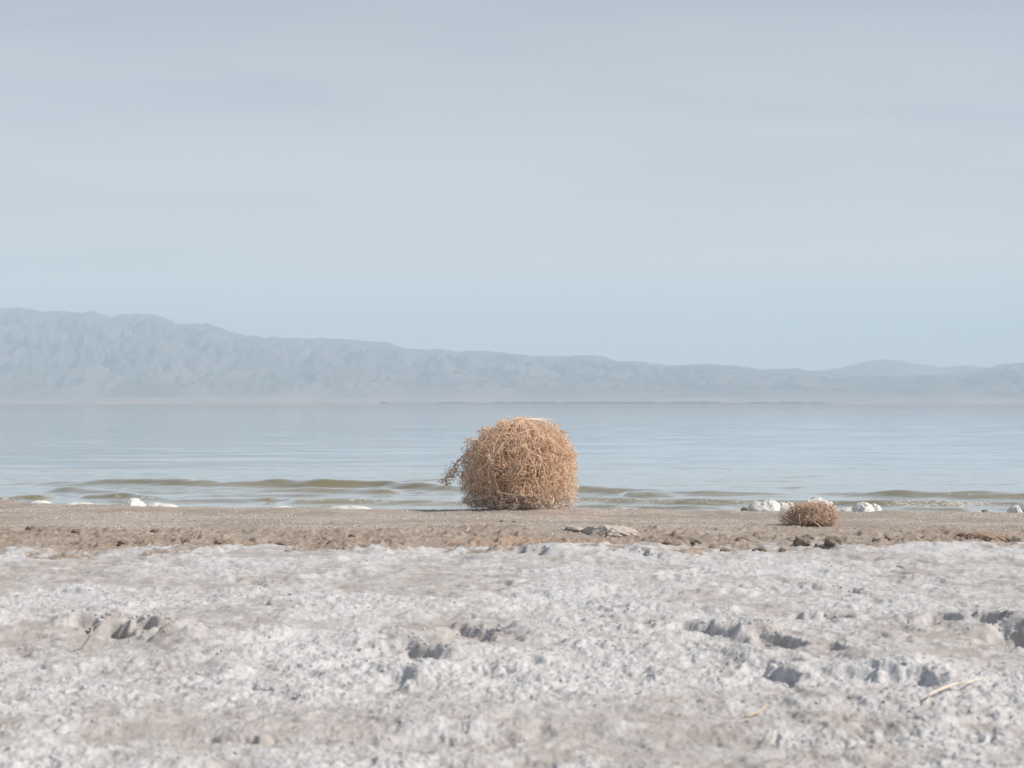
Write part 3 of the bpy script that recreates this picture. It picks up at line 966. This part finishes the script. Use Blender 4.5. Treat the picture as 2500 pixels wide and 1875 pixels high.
def stick(name, strands, mat, label, seed, lift=.012, cat='stick'):
    """strands: lists of (px, py, height above ground, radius)"""
    rng = np.random.default_rng(seed)
    first = pix(strands[0][0][0], strands[0][0][1])
    base = np.array([first[0], first[1], gz(first[0], first[1])])
    root = empty(name, tuple(base))
    tag(root, label, cat)
    for k, st in enumerate(strands):
        P = []
        for (px, py, up, r) in st:
            c = pix(px, py, .12 + up)
            P.append((c[0], c[1], gz(c[0], c[1]) + lift + up, r))
        P = np.array(P)
        t1 = np.linspace(0, 1, 14)
        t0 = np.linspace(0, 1, len(P))
        Q = np.stack([np.interp(t1, t0, P[:, j]) for j in range(4)], 1)
        Q[1:-1] = (Q[:-2] + 2 * Q[1:-1] + Q[2:]) / 4
        Q[:, :3] += rng.normal(0, .0012, (14, 3))
        m = 7
        tan = unit(np.gradient(Q[:, :3], axis=0))
        a = unit(np.cross(tan, np.array([0, 0, 1.0]) + .01))
        b = np.cross(tan, a)
        an = np.arange(m) * 2 * math.pi / m
        rr = Q[:, 3] * (1 + rng.normal(0, .07, 14))
        V = Q[:, None, :3] + rr[:, None, None] * (np.cos(an)[None, :, None] * a[:, None] + np.sin(an)[None, :, None] * b[:, None]) - base
        idx = np.arange(14 * m).reshape(14, m)
        nx = np.roll(idx, -1, 1)
        F = np.stack([idx[:-1], nx[:-1], nx[1:], idx[1:]], -1).reshape(-1, 4)
        obj('shaft' if k == 0 else 'side_twig', mesh_np(name, V.reshape(-1, 3), F), mat, root)
    return root


stick('driftwood_stick', [[(2268, 1722, .012, .0044), (2300, 1711, .014, .0042), (2328, 1703, .016, .0042), (2360, 1704, .012, .0030), (2390, 1694, .012, .0022)],
                          [(2326, 1704, .016, .0025), (2327, 1690, .035, .002), (2326, 1672, .05, .0012)],
                          [(2268, 1722, .012, .004), (2258, 1734, .002, .002)]], wood, 'pale bleached stick with a side twig on the lower right salt crust', 1)
stick('dry_stalk', [[(202, 1590, .0, .0028), (212, 1580, .03, .003), (222, 1568, .06, .003), (228, 1545, .09, .002)]], straw, 'upright bent straw-coloured stalk by the dark hollow on the left', 2, .0)
stick('driftwood_stick', [[(1816, 1759, .004, .0026), (1840, 1752, .006, .003), (1858, 1747, .007, .0028), (1872, 1738, .008, .002)]], straw, 'short tan stick half buried in the lower crust, right of centre', 3, .008)
stick('dry_stalk', [[(1138, 1297, .0, .004), (1142, 1293, .01, .004), (1147, 1289, .02, .003)]], wood, 'tiny pale twig on the sand below the big tumbleweed', 4, .004)
stick('dry_stalk', [[(2096, 1330, .0, .003), (2080, 1318, .03, .003), (2060, 1308, .05, .002)], [(2096, 1330, .0, .003), (2097, 1312, .05, .002)]], wood,
      'thin forked pale stalk leaning right of the small tumbleweed', 5, .0)

# ------------------------------------------------------------------ shell grit on the beach, salt crumbs on the crust (too many to count)
def scatter_bits(name, n, xr, yr_, mat, smin, smax, keep, seed, label, cat, flat=.6):
    rng = np.random.default_rng(seed)
    x = rng.uniform(-1, 1, n)
    y = (yr_[0] ** -1 + rng.uniform(0, 1, n) * (yr_[1] ** -1 - yr_[0] ** -1)) ** -1
    x = x * xr * y
    z, sa, br, pa, rl, _ = ground(x, y)
    ok = keep(x, y, sa, br, pa, rng)
    x, y, z = x[ok], y[ok], z[ok]
    m = len(x)
    s = smin + (smax - smin) * rng.uniform(0, 1, m) ** 2.5
    v, f = np.array([(1, 0, 0), (-1, 0, 0), (0, 1, 0), (0, -1, 0), (0, 0, 1.), (0, 0, -1)]), np.array([(0, 2, 4), (2, 1, 4), (1, 3, 4), (3, 0, 4), (2, 0, 5), (1, 2, 5), (3, 1, 5), (0, 3, 5)])
    jit = 1 + rng.normal(0, .28, (m, 6, 1))
    ang = rng.uniform(0, 6.28, m)
    V = v[None] * jit
    ca, sa_ = np.cos(ang)[:, None], np.sin(ang)[:, None]
    V = np.stack([V[..., 0] * ca - V[..., 1] * sa_, V[..., 0] * sa_ + V[..., 1] * ca, V[..., 2] * flat + .25 * V[..., 0] * rng.normal(size=(m, 1))], -1)
    V = V * s[:, None, None] + np.stack([x, y, z + s * .25], 1)[:, None, :]
    F = (f[None] + (np.arange(m) * 6)[:, None, None]).reshape(-1, 3)
    me = mesh_np(name, V.reshape(-1, 3), F)
    tag(obj(name, me, mat), label, cat, None, 'stuff')


M = Mat('shell_grit', .8, .3)
M.color(M.mix(M.rng(M.noise(45, 2), .42, .58), (.36, .30, .25), (.72, .67, .62)))
scatter_bits('shell_grit', 13000, .42, (11.6, 15.0), M.m, .004, .011,
             lambda x, y, sa, br, pa, r: (br < .35) & (y < shore_y(x) + .3) & (noise2(x * 1.1, y * 1.6, 201) + r.uniform(-.5, .5, len(x)) > -.05), 31, 'pale barnacle shell grit strewn over the beach sand', 'shell grit')
M = Mat('salt_crumbs', .9, .3)
M.bump(M.noise(200, 3), .5, .004)
M.color(M.mix(M.rng(M.noise(40, 2), .4, .6), (.445, .434, .431), (.56, .555, .555)))
scatter_bits('salt_crumbs', 9000, .42, (3.7, 9.5), M.m, .003, .008,
             lambda x, y, sa, br, pa, r: (sa > .5) & (pa + r.uniform(-.45, .45, len(x)) > .45), 33, 'crumbs of white salt crust littering the foreground', 'salt crumbs', .75)


def chunks(name, mat, seed, label, cat):
    """rounded lumps of broken crust heaped on the hollows' scarps"""
    rng = np.random.default_rng(seed)
    v, f = ico(1)
    vs, fs, k = [], [], 0
    for (px, py, hw, hd, d, tilt) in PITS:
        c = pix(px, py)
        sx = hw / FPX * c[1]
        sy = max(0.5 * (pix(px, py - hd)[1] - pix(px, py + hd)[1]), 0.08)
        n = int(20 + 150 * sx)
        th = rng.normal(.75, .75, n)
        rr = rng.normal(.97, .17, n)
        x = c[0] + np.cos(th) * rr * sx
        y = c[1] + np.sin(th) * rr * sy + tilt * -1.0 * (x - c[0])
        z = ground(x, y)[0]
        sz = (.003 + .0075 * rng.uniform(0, 1, n) ** 2.2) * (.7 + 4 * d)
        for i in range(n):
            e = v * (1 + .28 * noise2(v[:, 0] * 1.7 + k + v[:, 2], v[:, 1] * 1.7 - v[:, 2], seed))[:, None] * np.array([1, 1, .85]) * (1 + rng.normal(0, .3, 3))
            e = e * (1 + rng.normal(0, .16, (len(v), 1)))
            vs.append(e * sz[i] + np.array([x[i], y[i], z[i] + .2 * sz[i]]))
            fs.append(f + k * len(v))
            k += 1
    tag(obj(name, mesh_np(name, np.concatenate(vs), np.concatenate(fs)), mat), label, cat, None, 'stuff')


chunks('salt_chunks', M.m, 41, 'lumps of broken salt crust heaped along the edges of the hollows', 'salt chunks')
